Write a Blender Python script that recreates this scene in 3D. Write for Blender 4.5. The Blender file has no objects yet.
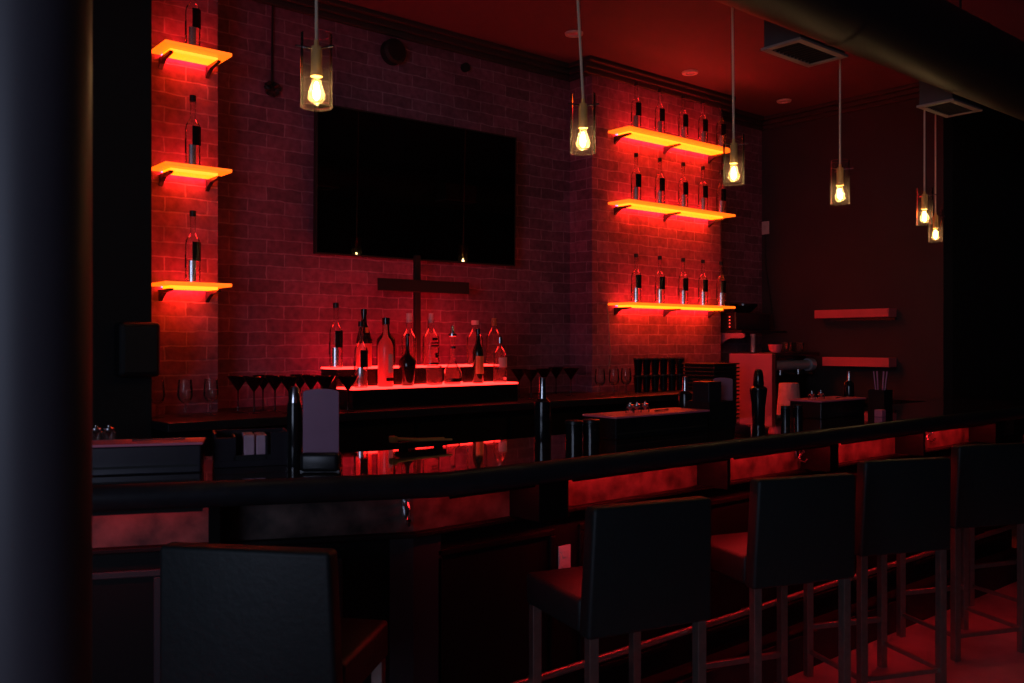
import bpy, bmesh, math, random
from mathutils import Vector, Matrix
random.seed(7)
C = bpy.context.scene.collection
PI = math.pi
H = 1.44                     # camera height; room axes: x along the brick wall, y towards it, z up
F = 900.0
VX, VY = 0.6413, 0.7673      # view direction

def ray(px):
    r = (px-512)/F
    return (r*VY+VX, -r*VX+VY)          # q and p per unit depth
def at_p(px, py, p):
    a, b = ray(px); D = p/b
    return (a*D, p, H-(py-341.5)*D/F)
def at_z(px, py, z):
    a, b = ray(px); D = (H-z)*F/(py-341.5)
    return (a*D, b*D, z)

# ------------------------------------------------------------------ materials
def S(r, g, b):
    f = lambda c: (c/255/12.92) if c/255 <= 0.04045 else ((c/255+0.055)/1.055)**2.4
    return (f(r), f(g), f(b), 1)
def base(name):
    m = bpy.data.materials.new(name); m.use_nodes = True
    nt = m.node_tree; b = nt.nodes['Principled BSDF']
    return m, nt, b
def mat(name, col, rough=0.5, metal=0.0, var=0.15, scale=12.0, bump=0.0, spec=0.5, coat=0.0):
    m, nt, b = base(name)
    tc = nt.nodes.new('ShaderNodeTexCoord')
    n = nt.nodes.new('ShaderNodeTexNoise'); n.inputs['Scale'].default_value = scale; n.inputs['Detail'].default_value = 5
    nt.links.new(tc.outputs['Object'], n.inputs['Vector'])
    r = nt.nodes.new('ShaderNodeValToRGB')
    r.color_ramp.elements[0].position = .3; r.color_ramp.elements[1].position = .7
    r.color_ramp.elements[0].color = tuple(c*(1-var) for c in col[:3])+(1,)
    r.color_ramp.elements[1].color = tuple(min(1, c*(1+var)) for c in col[:3])+(1,)
    nt.links.new(n.outputs['Fac'], r.inputs['Fac']); nt.links.new(r.outputs['Color'], b.inputs['Base Color'])
    b.inputs['Roughness'].default_value = rough; b.inputs['Metallic'].default_value = metal
    b.inputs['Specular IOR Level'].default_value = spec; b.inputs['Coat Weight'].default_value = coat
    if bump:
        bp = nt.nodes.new('ShaderNodeBump'); bp.inputs['Strength'].default_value = bump; bp.inputs['Distance'].default_value = .01
        nt.links.new(n.outputs['Fac'], bp.inputs['Height']); nt.links.new(bp.outputs['Normal'], b.inputs['Normal'])
    return m
def emit(name, col, s, body=(.8, .8, .8, 1)):
    m, nt, b = base(name)
    b.inputs['Base Color'].default_value = body; b.inputs['Roughness'].default_value = .4
    b.inputs['Emission Color'].default_value = tuple(col)+(1,)
    b.inputs['Emission Strength'].default_value = s
    return m
def glass(name, tint=(1, 1, 1), rough=.03, fog=0.0, fogcol=(.8, .8, .8), gloss=1.0, ior=1.5, edge=.45):
    """thin clear glass: see-through with fresnel reflections and a little haze"""
    m = bpy.data.materials.new(name); m.use_nodes = True; nt = m.node_tree; nt.nodes.clear()
    o = nt.nodes.new('ShaderNodeOutputMaterial'); t = nt.nodes.new('ShaderNodeBsdfTransparent')
    t.inputs['Color'].default_value = tuple(tint)+(1,)
    d = nt.nodes.new('ShaderNodeBsdfTranslucent'); d.inputs['Color'].default_value = tuple(fogcol)+(1,)
    dd = nt.nodes.new('ShaderNodeBsdfDiffuse'); dd.inputs['Color'].default_value = tuple(fogcol)+(1,)
    md = nt.nodes.new('ShaderNodeMixShader'); md.inputs[0].default_value = .5
    nt.links.new(d.outputs[0], md.inputs[1]); nt.links.new(dd.outputs[0], md.inputs[2])
    m1 = nt.nodes.new('ShaderNodeMixShader'); m1.inputs[0].default_value = fog
    nt.links.new(t.outputs[0], m1.inputs[1]); nt.links.new(md.outputs[0], m1.inputs[2])
    g = nt.nodes.new('ShaderNodeBsdfGlossy'); g.inputs['Roughness'].default_value = rough
    g.inputs['Color'].default_value = (gloss, gloss, gloss, 1)
    lw = nt.nodes.new('ShaderNodeLayerWeight'); lw.inputs['Blend'].default_value = .5
    pw_ = nt.nodes.new('ShaderNodeMath'); pw_.operation = 'POWER'; pw_.inputs[1].default_value = 5.0
    ma = nt.nodes.new('ShaderNodeMath'); ma.operation = 'MULTIPLY_ADD'; ma.inputs[1].default_value = edge; ma.inputs[2].default_value = fog
    nt.links.new(lw.outputs['Facing'], pw_.inputs[0]); nt.links.new(pw_.outputs[0], ma.inputs[0]); nt.links.new(ma.outputs[0], m1.inputs[0])
    fr = nt.nodes.new('ShaderNodeFresnel'); fr.inputs['IOR'].default_value = ior
    m2 = nt.nodes.new('ShaderNodeMixShader')
    nt.links.new(fr.outputs[0], m2.inputs[0]); nt.links.new(m1.outputs[0], m2.inputs[1]); nt.links.new(g.outputs[0], m2.inputs[2])
    nt.links.new(m2.outputs[0], o.inputs[0])
    return m
def brick(name, c1, c2, mortar):
    m, nt, b = base(name); L = nt.links.new; N = nt.nodes.new
    tc = N('ShaderNodeTexCoord'); sep = N('ShaderNodeSeparateXYZ'); L(tc.outputs['Object'], sep.inputs[0])
    ad = N('ShaderNodeMath'); ad.operation = 'ADD'; L(sep.outputs[0], ad.inputs[0]); L(sep.outputs[1], ad.inputs[1])
    cb = N('ShaderNodeCombineXYZ'); L(ad.outputs[0], cb.inputs[0]); L(sep.outputs[2], cb.inputs[1])
    nz = N('ShaderNodeTexNoise'); nz.inputs['Scale'].default_value = 9; nz.inputs['Detail'].default_value = 3; L(tc.outputs['Object'], nz.inputs['Vector'])
    sc = N('ShaderNodeVectorMath'); sc.operation = 'SCALE'; sc.inputs['Scale'].default_value = .022; L(nz.outputs['Color'], sc.inputs[0])
    av = N('ShaderNodeVectorMath'); av.operation = 'ADD'; L(cb.outputs[0], av.inputs[0]); L(sc.outputs[0], av.inputs[1])
    bk = N('ShaderNodeTexBrick'); L(av.outputs[0], bk.inputs['Vector'])
    bk.inputs['Scale'].default_value = 1; bk.inputs['Brick Width'].default_value = .21; bk.inputs['Row Height'].default_value = .0715
    bk.inputs['Mortar Size'].default_value = .0042; bk.inputs['Mortar Smooth'].default_value = .25; bk.inputs['Bias'].default_value = -.1
    bk.inputs['Color1'].default_value = c1; bk.inputs['Color2'].default_value = c2; bk.inputs['Mortar'].default_value = mortar
    n2 = N('ShaderNodeTexNoise'); n2.inputs['Scale'].default_value = 28; n2.inputs['Detail'].default_value = 8; L(tc.outputs['Object'], n2.inputs['Vector'])
    n3 = N('ShaderNodeTexNoise'); n3.inputs['Scale'].default_value = 2.2; n3.inputs['Detail'].default_value = 4; L(tc.outputs['Object'], n3.inputs['Vector'])
    mr = N('ShaderNodeMapRange'); mr.inputs['From Min'].default_value = .3; mr.inputs['From Max'].default_value = .7
    mr.inputs['To Min'].default_value = .72; mr.inputs['To Max'].default_value = 1.15; L(n2.outputs['Fac'], mr.inputs['Value'])
    mr3 = N('ShaderNodeMapRange'); mr3.inputs['From Min'].default_value = .35; mr3.inputs['From Max'].default_value = .65
    mr3.inputs['To Min'].default_value = .75; mr3.inputs['To Max'].default_value = 1.15; L(n3.outputs['Fac'], mr3.inputs['Value'])
    mm = N('ShaderNodeMath'); mm.operation = 'MULTIPLY'; L(mr.outputs[0], mm.inputs[0]); L(mr3.outputs[0], mm.inputs[1])
    mx = N('ShaderNodeVectorMath'); mx.operation = 'SCALE'; L(bk.outputs['Color'], mx.inputs[0]); L(mm.outputs[0], mx.inputs['Scale'])
    L(mx.outputs[0], b.inputs['Base Color']); b.inputs['Roughness'].default_value = .85
    b.inputs['Specular IOR Level'].default_value = .25
    inv = N('ShaderNodeMath'); inv.operation = 'MULTIPLY_ADD'; L(bk.outputs['Fac'], inv.inputs[0]); inv.inputs[1].default_value = -1.0
    ms = N('ShaderNodeMath'); ms.operation = 'MULTIPLY'; L(n2.outputs['Fac'], ms.inputs[0]); ms.inputs[1].default_value = .9
    L(ms.outputs[0], inv.inputs[2])
    bp = N('ShaderNodeBump'); bp.inputs['Strength'].default_value = .8; bp.inputs['Distance'].default_value = .006
    L(inv.outputs[0], bp.inputs['Height']); L(bp.outputs['Normal'], b.inputs['Normal'])
    return m

RED = (1.0, .018, .022)
M = {}
M['brick'] = brick('painted_brick', (.35, .115, .18, 1), (.21, .078, .115, 1), (.44, .20, .275, 1))
M['plaster'] = mat('dark_plaster', (.036, .029, .034), .8, var=.1, scale=3, bump=.05)
M['blackwall'] = mat('black_paint', (.008, .008, .009), .85, var=.1, scale=3)
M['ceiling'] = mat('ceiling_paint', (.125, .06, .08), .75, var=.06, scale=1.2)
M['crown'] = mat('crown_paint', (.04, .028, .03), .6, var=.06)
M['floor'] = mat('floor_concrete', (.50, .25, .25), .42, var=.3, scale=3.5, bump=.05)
M['leather'] = mat('black_leather', (.009, .016, .017), .55, var=.12, scale=60, bump=.12, spec=.5)
M['leg'] = mat('brushed_steel', (.34, .30, .27), .38, metal=.85, var=.1, scale=40)
M['bartop'] = mat('resin_bar_top', (.025, .012, .010), .035, var=.5, scale=5, spec=.9, coat=.6)
M['rail'] = mat('black_rail', (.017, .017, .021), .42, var=.2, scale=20, bump=.05, spec=.3)
M['frieze'] = mat('copper_frieze', (.070, .045, .038), .5, metal=.0, var=.85, scale=13, bump=.15)
M['barfront'] = mat('black_bar_front', (.004, .004, .0045), .6, var=.12, scale=8, spec=.2)
M['barcorner'] = mat('dark_grey_board', (.020, .020, .026), .5, var=.1)
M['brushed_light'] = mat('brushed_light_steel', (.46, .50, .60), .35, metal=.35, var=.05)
M['redlit_shelf'] = mat('redlit_pale_laminate', (.66, .13, .17), .5, var=.05)  # pale boards; the red light falling on them is put into the colour
M['corbel'] = mat('corbel_black', (.005, .005, .005), .8, spec=.1)
M['lid'] = mat('cutting_board_lid', (.78, .17, .27), .45, var=.04)
M['black'] = mat('black_plastic', (.012, .013, .014), .35, var=.1)
M['black_soft'] = mat('matt_black_rubber', (.012, .012, .012), .7, var=.1)
M['black_gloss'] = mat('gloss_black', (.010, .011, .012), .15, var=.1)
M['grey_metal'] = mat('dark_steel', (.030, .026, .034), .3, metal=.3, var=.1)
M['steel'] = mat('polished_steel', (.62, .62, .64), .2, metal=1, var=.05)
M['silver'] = mat('silver_highlight', (.85, .80, .84), .22, metal=.9, var=.03)
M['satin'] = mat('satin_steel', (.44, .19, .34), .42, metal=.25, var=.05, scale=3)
M['brass'] = mat('brass', (.70, .45, .16), .35, metal=.6, var=.1)
M['gold'] = mat('brushed_gold', (.85, .56, .20), .4, metal=.25, var=.05)
M['pale'] = mat('pale_laminate', (.60, .50, .52), .5, var=.05)
M['paper'] = mat('white_paper', (.55, .34, .44), .7, var=.1, scale=30)
M['board'] = mat('frosted_board', (.30, .13, .23), .55, var=.06)
M['screen'] = mat('tv_glass', (.002, .003, .003), .015, var=.05, spec=.5)
M['duct'] = mat('duct_paint', (.015, .013, .014), .55, var=.1)
M['vent'] = mat('vent_metal', (.075, .08, .095), .5, var=.08)
M['stem'] = mat('nickel_stem', (.75, .58, .42), .45, metal=.0, var=.05)
M['ventrim'] = mat('vent_rim', (.34, .31, .29), .5, var=.08)
M['column'] = mat('black_steel_column', (.042, .040, .050), .5, var=.04, scale=2)
M['ledcore'] = emit('led_panel', (1.0, .066, .0006), 9.5)
M['tape'] = emit('unseen_red_tape', (1.0, .010, .035), 45.0)
M['shelf'] = emit('lit_acrylic_shelf', (1.0, .115, .003), 2.1, (.8, .3, .2, 1))
M['tier'] = emit('lit_acrylic_tier', (1.0, .020, .016), 7, (.6, .3, .3, 1))
M['strip'] = emit('led_strip', RED, 38.0)
M['strip_dim'] = emit('led_strip_dim', RED, 14.0)
M['filament'] = emit('filament', (1.0, .68, .34), 190.0)
M['lampglass'] = glass('lamp_glass', (.985, .96, .95), .03, .006, (.9, .7, .6), ior=1.12, edge=.22)
M['bulbglass'] = glass('bulb_glass', (1, .94, .8), .05, .09, (1, .75, .38), ior=1.2)
M['clear'] = glass('clear_bottle_glass', (.95, .86, .87), .05, .07, (.8, .5, .5), ior=1.2)
M['goblet'] = glass('goblet_glass', (.93, .88, .88), .04, .04, (.8, .7, .7), ior=1.3)
M['smoke'] = glass('dark_goblet_glass', (.22, .16, .17), .08, .12, (.16, .05, .06), gloss=.8)
M['frost'] = glass('frosted_bottle_glass', (.6, .25, .25), .3, .75, (.85, .26, .28))
M['darkglass'] = mat('dark_bottle_glass', (.012, .010, .012), .08, var=.1, spec=.6)
M['greenglass'] = mat('dark_green_glass', (.010, .020, .012), .10, var=.1)
M['label_white'] = mat('white_label', (.62, .50, .52), .5, var=.08)
M['label_yellow'] = mat('yellow_label', (.42, .28, .10), .5, var=.1)
M['label_orange'] = mat('orange_label', (.55, .20, .06), .5, var=.1)
M['cable'] = mat('cable', (.30, .22, .22), .5, var=.1)
M['pinkwhite'] = mat('white_plate', (.65, .55, .57), .4, var=.04)

# ------------------------------------------------------------------ mesh helpers
def nbm(): return bmesh.new()
def box(bm, x0, x1, y0, y1, z0, z1, bev=0.0, seg=2, mtx=None):
    r = bmesh.ops.create_cube(bm, size=1)
    vs = r['verts']
    for v in vs:
        v.co = Vector(((x0+x1)/2+v.co.x*(x1-x0), (y0+y1)/2+v.co.y*(y1-y0), (z0+z1)/2+v.co.z*(z1-z0)))
    if bev > 0:
        es = list({e for v in vs for e in v.link_edges})
        rr = bmesh.ops.bevel(bm, geom=es, offset=bev, segments=seg, profile=.5, affect='EDGES')
        vs = list({v for f in rr['faces'] for v in f.verts} | {v for v in vs if v.is_valid})
    if mtx: bmesh.ops.transform(bm, matrix=mtx, verts=[v for v in vs if v.is_valid])
    return bm
def lathe(bm, prof, seg=20, cx=0, cy=0, z0=0, closed=True):
    rings = []
    for r, z in prof:
        if r <= 1e-5: rings.append([bm.verts.new((cx, cy, z0+z))])
        else: rings.append([bm.verts.new((cx+r*math.cos(2*PI*k/seg), cy+r*math.sin(2*PI*k/seg), z0+z)) for k in range(seg)])
    for a, b in zip(rings, rings[1:]):
        for k in range(seg):
            k2 = (k+1) % seg
            if len(a) == 1 and len(b) == 1: continue
            if len(a) == 1: bm.faces.new((a[0], b[k2], b[k]))
            elif len(b) == 1: bm.faces.new((a[k], a[k2], b[0]))
            else: bm.faces.new((a[k], a[k2], b[k2], b[k]))
    return bm
def tube(bm, pts, r, seg=10, cap=True):
    pts = [Vector(p) for p in pts]; rings = []
    for i, p in enumerate(pts):
        if i == 0: t = pts[1]-p
        elif i == len(pts)-1: t = p-pts[i-1]
        else: t = (pts[i+1]-p).normalized()+(p-pts[i-1]).normalized()
        t.normalize()
        up = Vector((0, 0, 1)) if abs(t.z) < .9 else Vector((1, 0, 0))
        a = t.cross(up).normalized(); b = a.cross(t).normalized()
        s = 1.0
        if 0 < i < len(pts)-1:
            c = (pts[i+1]-p).normalized().dot((p-pts[i-1]).normalized())
            s = 1/max(.5, math.sqrt((1+c)/2))
        rr = r[i] if isinstance(r, (list, tuple)) else r
        rings.append([bm.verts.new(p+a*rr*s*math.cos(2*PI*k/seg)+b*rr*math.sin(2*PI*k/seg)) for k in range(seg)])
    for a, b in zip(rings, rings[1:]):
        for k in range(seg): bm.faces.new((a[k], a[(k+1) % seg], b[(k+1) % seg], b[k]))
    if cap: bm.faces.new(rings[0][::-1]); bm.faces.new(rings[-1])
    return bm
def prism(bm, poly, z0, z1, bev=0.0):
    lo = [bm.verts.new((x, y, z0)) for x, y in poly]; hi = [bm.verts.new((x, y, z1)) for x, y in poly]
    n = len(poly)
    fs = [bm.faces.new(lo[::-1]), bm.faces.new(hi)]
    for k in range(n): fs.append(bm.faces.new((lo[k], lo[(k+1) % n], hi[(k+1) % n], hi[k])))
    if bev:
        bmesh.ops.bevel(bm, geom=list({e for f in fs for e in f.edges}), offset=bev, segments=2, profile=.5, affect='EDGES')
    return bm
def obj(name, bm, m, parent=None, smooth=False, loc=None):
    bmesh.ops.recalc_face_normals(bm, faces=bm.faces[:])
    me = bpy.data.meshes.new(name); bm.to_mesh(me); bm.free()
    if smooth:
        for p in me.polygons: p.use_smooth = True
        me.set_sharp_from_angle(angle=math.radians(40))
    me.materials.append(M[m]); o = bpy.data.objects.new(name, me); C.objects.link(o)
    if parent: o.parent = parent
    if loc: o.location = loc
    return o
def tag(o, label, cat, group=None):
    o['label'] = label; o['category'] = cat
    if group: o['group'] = group
    return o
def thing(name, label, cat, loc=(0, 0, 0), rz=0, group=None):
    o = bpy.data.objects.new(name, None); C.objects.link(o)
    o.location = loc; o.rotation_euler = (0, 0, rz)
    return tag(o, label, cat, group)
def struct(name, bm, m, parent=None, smooth=False):
    o = obj(name, bm, m, parent, smooth)
    if not parent: o['kind'] = 'structure'
    return o
def dup(root, loc, rz, label, group=None, scale=None):
    r = root.copy(); C.objects.link(r); r.location = loc; r.rotation_euler = (0, 0, rz); r['label'] = label
    if group: r['group'] = group
    if scale: r.scale = scale
    for ch in list(root.children):
        c = ch.copy(); C.objects.link(c); c.parent = r
        for g in list(ch.children):
            d = g.copy(); C.objects.link(d); d.parent = c
    return r
def B(*a, **k): return box(nbm(), *a, **k)

# ------------------------------------------------------------------ the room
ZCEIL = 3.365; PW = 4.6; PP = 4.38; QE = 6.67
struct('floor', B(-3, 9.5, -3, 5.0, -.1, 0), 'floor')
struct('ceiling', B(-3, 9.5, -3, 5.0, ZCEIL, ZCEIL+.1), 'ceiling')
struct('wall_back', B(1.33, QE+.2, PW, PW+.2, 0, ZCEIL), 'brick')
struct('wall_pier_left', B(1.33, 1.751, PP, PW, 0, ZCEIL), 'brick')
struct('wall_pier_right', B(4.375, 5.80, PP, PW, 0, ZCEIL), 'brick')
struct('wall_back_left', B(-3, 1.337, 4.1, PW+.2, 0, ZCEIL), 'blackwall')
struct('wall_end', B(QE, QE+.15, 3.04, PW, 0, ZCEIL), 'plaster')
struct('wall_right', B(9.3, 9.5, -3, 3.04, 0, ZCEIL), 'blackwall')
struct('wall_right_return', B(QE+.15, 9.5, 3.04, 3.2, 0, ZCEIL), 'blackwall')
struct('wall_front', B(-3, 9.5, -3.2, -3, 0, ZCEIL), 'blackwall')
# left wall with a dim street window in it
b = nbm(); box(b, -3.2, -3, -3, 4.8, 0, .9); box(b, -3.2, -3, -3, 4.8, 2.6, ZCEIL)
box(b, -3.2, -3, -3, -2.2, .9, 2.6); box(b, -3.2, -3, .6, 4.8, .9, 2.6); struct('wall_left', b, 'blackwall')
b = nbm()
for y in (-2.2, -.83, .55): box(b, -3.12, -3.06, y, y+.05, .9, 2.6)
for z in (.9, 2.55): box(b, -3.12, -3.06, -2.2, .6, z, z+.05)
struct('window_1', b, 'black')

def crown(name, x0, x1, y, side='y'):
    b = nbm()
    for d, zz, t in ((.03, 3.265, .035), (.05, 3.30, .035), (.08, 3.335, .03)):
        if side == 'y': box(b, x0, x1, y-d, y, zz, zz+t, bev=.006)
        else: box(b, y-d, y, x0, x1, zz, zz+t, bev=.006)
    struct(name, b, 'crown')
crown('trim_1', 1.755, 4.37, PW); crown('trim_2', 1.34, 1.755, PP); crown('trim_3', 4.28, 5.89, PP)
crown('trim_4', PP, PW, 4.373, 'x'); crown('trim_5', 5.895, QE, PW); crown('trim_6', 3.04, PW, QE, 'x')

# ------------------------------------------------------------------ recessed ceiling lights (off)
for i, (q, p) in enumerate([at_z(574, 33, ZCEIL)[:2], at_z(690, 72, ZCEIL)[:2], at_z(784, 100.5, ZCEIL)[:2]]):
    w = ('leftmost', 'middle', 'rightmost')[i]
    t = thing('ceiling_downlight', 'round unlit ceiling downlight, %s of the three along the brick wall' % w, 'ceiling light', (q, p, ZCEIL), 0, 'downlights along the brick wall')
    obj('trim_ring', lathe(nbm(), [(.036, 0), (.036, -.012), (.055, -.012), (.058, 0)], 24), 'pale', t, True)
    obj('lens', lathe(nbm(), [(0, -.004), (.035, -.004), (.035, 0)], 24), 'paper', t, True)

# ------------------------------------------------------------------ duct with its vent boxes
zc0 = H+1.36; pc = 1.91; RD = .17
b = nbm(); tube(b, [(-1.5, pc, zc0), (8.8, pc, zc0)], RD, 40)
du = obj('ceiling_duct', b, 'duct', smooth=True); tag(du, 'long round black air duct running under the ceiling along the bar', 'duct')
for k in range(9):
    q = -.9+k*1.05
    bb = nbm(); tube(bb, [(q, pc, zc0), (q+.03, pc, zc0)], RD+.004, 40, cap=False); obj('seam_band', bb, 'duct', du, True)
    tube(bb := nbm(), [(q+.015, pc, zc0+RD), (q+.015, pc, ZCEIL)], .006, 6); obj('hanger_rod', bb, 'black', du)
def ventbox(q0, q1, p0, p1, z0, label):
    t = thing('vent_box', label, 'air vent', ((q0+q1)/2, (p0+p1)/2, z0), 0, 'square vents on the duct')
    w, d = (q1-q0)/2, (p1-p0)/2; h = .15
    b = nbm(); T = .008
    box(b, -w, w, -d, -d+T, .01, h); box(b, -w, w, d-T, d, .01, h); box(b, -w, -w+T, -d+T, d-T, .01, h); box(b, w-T, w, -d+T, d-T, .01, h)
    box(b, -w+T, w-T, -d+T, d-T, h-T, h)
    obj('housing', b, 'vent', t)
    b = nbm(); r = .02; box(b, -w-.01, w+.01, -d-.01, -d+r, 0, .01); box(b, -w-.01, w+.01, d-r, d+.01, 0, .01)
    box(b, -w-.01, -w+r, -d+r, d-r, 0, .01); box(b, w-r, w+.01, -d+r, d-r, 0, .01); obj('rim', b, 'ventrim', t)
    b = nbm()
    for k in range(11):
        x = -w+r+(k+.5)*(2*w-2*r)/11
        box(b, x-.002, x+.002, -d+r, d-r, .001, .02)
    obj('grille', b, 'duct', t)
ventbox(3.22, 3.56, 2.04, 2.21, H+1.2155, 'square metal vent box on the underside of the duct, the nearer larger one')
ventbox(4.62, 4.94, 2.06, 2.23, H+1.2155, 'square metal vent box on the underside of the duct, the farther smaller one')

# ------------------------------------------------------------------ TV and its stand
t = thing('television', 'large flat black television mounted on the brick wall', 'television', (3.067, 4.50, H+.907))
t.rotation_euler = (math.radians(.9), 0, math.radians(-1.95))
obj('screen', B(-.695, .695, -.004, 0, -.41, .41), 'screen', t)
b = nbm(); box(b, -.703, -.695, -.006, .03, -.418, .418); box(b, .695, .703, -.006, .03, -.418, .418)
box(b, -.695, .695, -.006, .03, .41, .418); box(b, -.695, .695, -.006, .03, -.418, -.41); obj('bezel', b, 'black_soft', t)
obj('back_cover', B(-.695, .695, 0, .04, -.41, .41), 'black_soft', t); obj('wall_mount', B(-.2, .2, .04, .085, -.2, .2), 'black_soft', t)
q = at_p(417, 300, 4.45)[0]
t = thing('tee_stand', 'black T-shaped metal stand rising behind the bottles under the television', 'stand', (q, 4.45, 1.09))
obj('pole', B(-.02, .02, -.012, .012, 0, .86, bev=.003), 'black_soft', t)
z1 = at_p(377, 278, 4.44)[2]-1.09; z0 = at_p(377, 290.5, 4.44)[2]-1.09
obj('crossbar', B(at_p(377, 280, 4.44)[0]-q, at_p(467, 280, 4.44)[0]-q, -.035, -.012, z0, z1, bev=.003), 'black_soft', t)
obj('foot', B(-.09, .09, -.03, .10, 0, .012, bev=.003), 'black_soft', t)

# things on the brick wall
x, y, z = at_p(391, 53, PW)
t = thing('wall_speaker', 'round black speaker fixed high on the brick wall above the television', 'speaker', (x, PW, z))
b = nbm(); tube(b, [(0, 0, 0), (0, -.05, 0), (0, -.065, 0)], [.075, .075, .06], 28); obj('speaker_body', b, 'black_soft', t, True)
b = nbm(); tube(b, [(0, -.065, 0), (0, -.07, 0)], [.055, .03], 28); obj('speaker_grille', b, 'black', t, True)
x, y, z = at_p(464, 68, PW)
b = nbm(); tube(b, [(0, 0, 0), (0, -.03, 0)], .028, 16); tag(obj('junction_cap', b, 'black_soft', loc=(x, PW, z)), 'small round black cap on the brick wall right of the round speaker', 'wall fixture')
x, y, z = at_p(271, 90, PW)
t = thing('cable_drop', 'thin black cable hanging down the brick wall to a dark coil', 'cable', (x, PW, z))
b = nbm(); tube(b, [(0, -.01, .04), (.004, -.01, .5), (0, -.01, 3.29-z)], .006, 6); obj('cord', b, 'black', t)
b = nbm()
pts = [((.046-.0005*a)*math.cos(a*.42)*(1+.12*math.sin(a*1.3)), -.012-.006*(a % 3), (.040-.0004*a)*math.sin(a*.42)) for a in range(75)]
tube(b, pts, .007, 6); obj('coil', b, 'black', t)
b = nbm(); x0 = at_p(608, 316, PP)
pts = [at_p(607, 304, PP-.008), at_p(608.5, 320, PP-.008), at_p(609.5, 340, PP-.008), at_p(611, 356, PP-.008), at_p(608, 372, PP-.008)]
tube(b, pts, .004, 6); tag(obj('power_cable', b, 'cable'), 'thin pale cable running down the brick from the lowest right-hand shelf', 'cable')
x, y, z = at_p(763, 226, PW-.1)
t = thing('wall_switch', 'small pale wall control plate in the corner beside the brick wall', 'wall switch', (QE, 4.56, z))
obj('plate', B(-.012, 0, -.035, .035, -.055, .055, bev=.003), 'pinkwhite', t); obj('toggle', B(-.018, -.012, -.01, .01, -.02, .02), 'pale', t)
# cable below the plate
b = nbm(); tube(b, [(QE-.008, 4.56, z-.055), (QE-.008, 4.56, z-.3), (QE-.008, 4.47, 1.55), (QE-.008, 4.5, 1.5)], .005, 6)
tag(obj('wall_cable', b, 'black'), 'thin dark cable running down the corner from the control plate', 'cable')

# speaker on the black wall
t = thing('box_speaker', 'small black rounded speaker on the black wall left of the brick pier', 'speaker', (1.262, 4.1, H-.035))
obj('cabinet', B(-.088, .088, -.09, 0, -.12, .12, bev=.02, seg=3), 'black', t); obj('front_grille', B(-.07, .07, -.096, -.09, -.1, .1, bev=.004), 'black_soft', t)

# ------------------------------------------------------------------ lit shelves
def lit_shelf(q0, q1, z, nbr, label):
    t = thing('lit_shelf', label, 'shelf', ((q0+q1)/2, PP, z), 0, 'glowing shelves on the brick piers')
    w = (q1-q0)/2
    obj('shelf_board', B(-w, w, -.20, 0, -.016, 0, bev=.002), 'shelf', t)
    m = .045 if w < .3 else .07
    obj('led_panel', B(-w+m, w-m, -.135, -.03, -.030, -.016), 'ledcore', t)
    obj('unseen_led_tape', B(-w+m, w-m, -.024, -.006, -.020, -.016), 'tape', t)  # unseen tape, added to wash the brick in deeper red
    obj('unseen_led_tape', B(-w+m, w-m, -.10, -.084, 0, .003), 'tape', t)
    for k in range(nbr):
        x = -w+m+.0+(2*w-2*m)*k/(nbr-1) if nbr > 1 else 0
        b = nbm()
        vs = [(0, -.030), (-.15, -.030), (-.15, -.040), (-.06, -.048), (-.025, -.065), (0, -.085)]
        lo = [b.verts.new((x-.009, y, zz)) for y, zz in vs]; hi = [b.verts.new((x+.009, y, zz)) for y, zz in vs]
        b.faces.new(lo); b.faces.new(hi[::-1])
        for j in range(len(vs)): b.faces.new((lo[j], hi[j], hi[(j+1) % 6], lo[(j+1) % 6]))
        obj('bracket', b, 'grey_metal', t)
R30 = math.radians(28)
LS = [H+1.385, H+.827, H+.278]; RS = [H+1.467, H+.97, H+.268]
nm = ('highest', 'middle', 'lowest')
for i, z in enumerate(LS): lit_shelf(1.425, 1.742, z, 2, 'short glowing orange shelf on the left brick pier, %s of three' % nm[i])
for i, z in enumerate(RS): lit_shelf(4.53, 5.72, z, 3, 'long glowing orange shelf on the right brick pier, %s of three' % nm[i])

def arc_panel(bm, r, a0, a1, z0, z1, n=8, th=.0012):
    pr = []
    for k in range(n+1):
        a = math.radians(a0+(a1-a0)*k/n)
        pr.append((math.cos(a), math.sin(a)))
    for j in range(n):
        (c0, s0), (c1, s1) = pr[j], pr[j+1]
        v = [bm.verts.new((rr*c, rr*s, z)) for z in (z0, z1) for rr in (r, r+th) for c, s in ((c0, s0), (c1, s1))]
        for f in ((0, 1, 3, 2), (4, 6, 7, 5), (2, 3, 7, 6), (0, 4, 5, 1), (0, 2, 6, 4), (1, 5, 7, 3)): bm.faces.new([v[k] for k in f])
    bmesh.ops.remove_doubles(bm, verts=bm.verts[:], dist=1e-5)
    return bm
def bottle(name, label, loc, prof, m, cap=None, capm='black', labels=(), rz=0, group=None, seg=22):
    t = thing(name, label, 'bottle', loc, rz, group)
    obj('glass_body', lathe(nbm(), [(0, 0.001)]+prof, seg), m, t, True)
    if cap:
        z0, z1, r0, r1 = cap
        obj('cap', lathe(nbm(), [(0, z0), (r0, z0), (r1, z1), (0, z1)], 14), capm, t, True)
    for (r, a0, a1, z0, z1, lm) in labels:
        obj('label_panel', arc_panel(nbm(), r, a0, a1, z0, z1), lm, t, True)
    return t
FB = [(.032, .0), (.035, .006), (.035, .185), (.032, .205), (.018, .225), (.0125, .24), (.0115, .305), (.0135, .308), (.0135, .322)]
def shelf_bottle(loc, label, group): # tall clear bottle, black-over-silver wrap, silver shaped as a painted highlight
    return bottle('spirit_bottle', label, loc, FB, 'clear', (.318, .345, .0155, .0155), 'black',
                  ((.0362, -142, -58, .105, .195, 'black_gloss'), (.0362, -168, -116, .004, .105, 'silver'), (.0362, 142, 166, .07, .135, 'black_gloss')), group=group)
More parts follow.
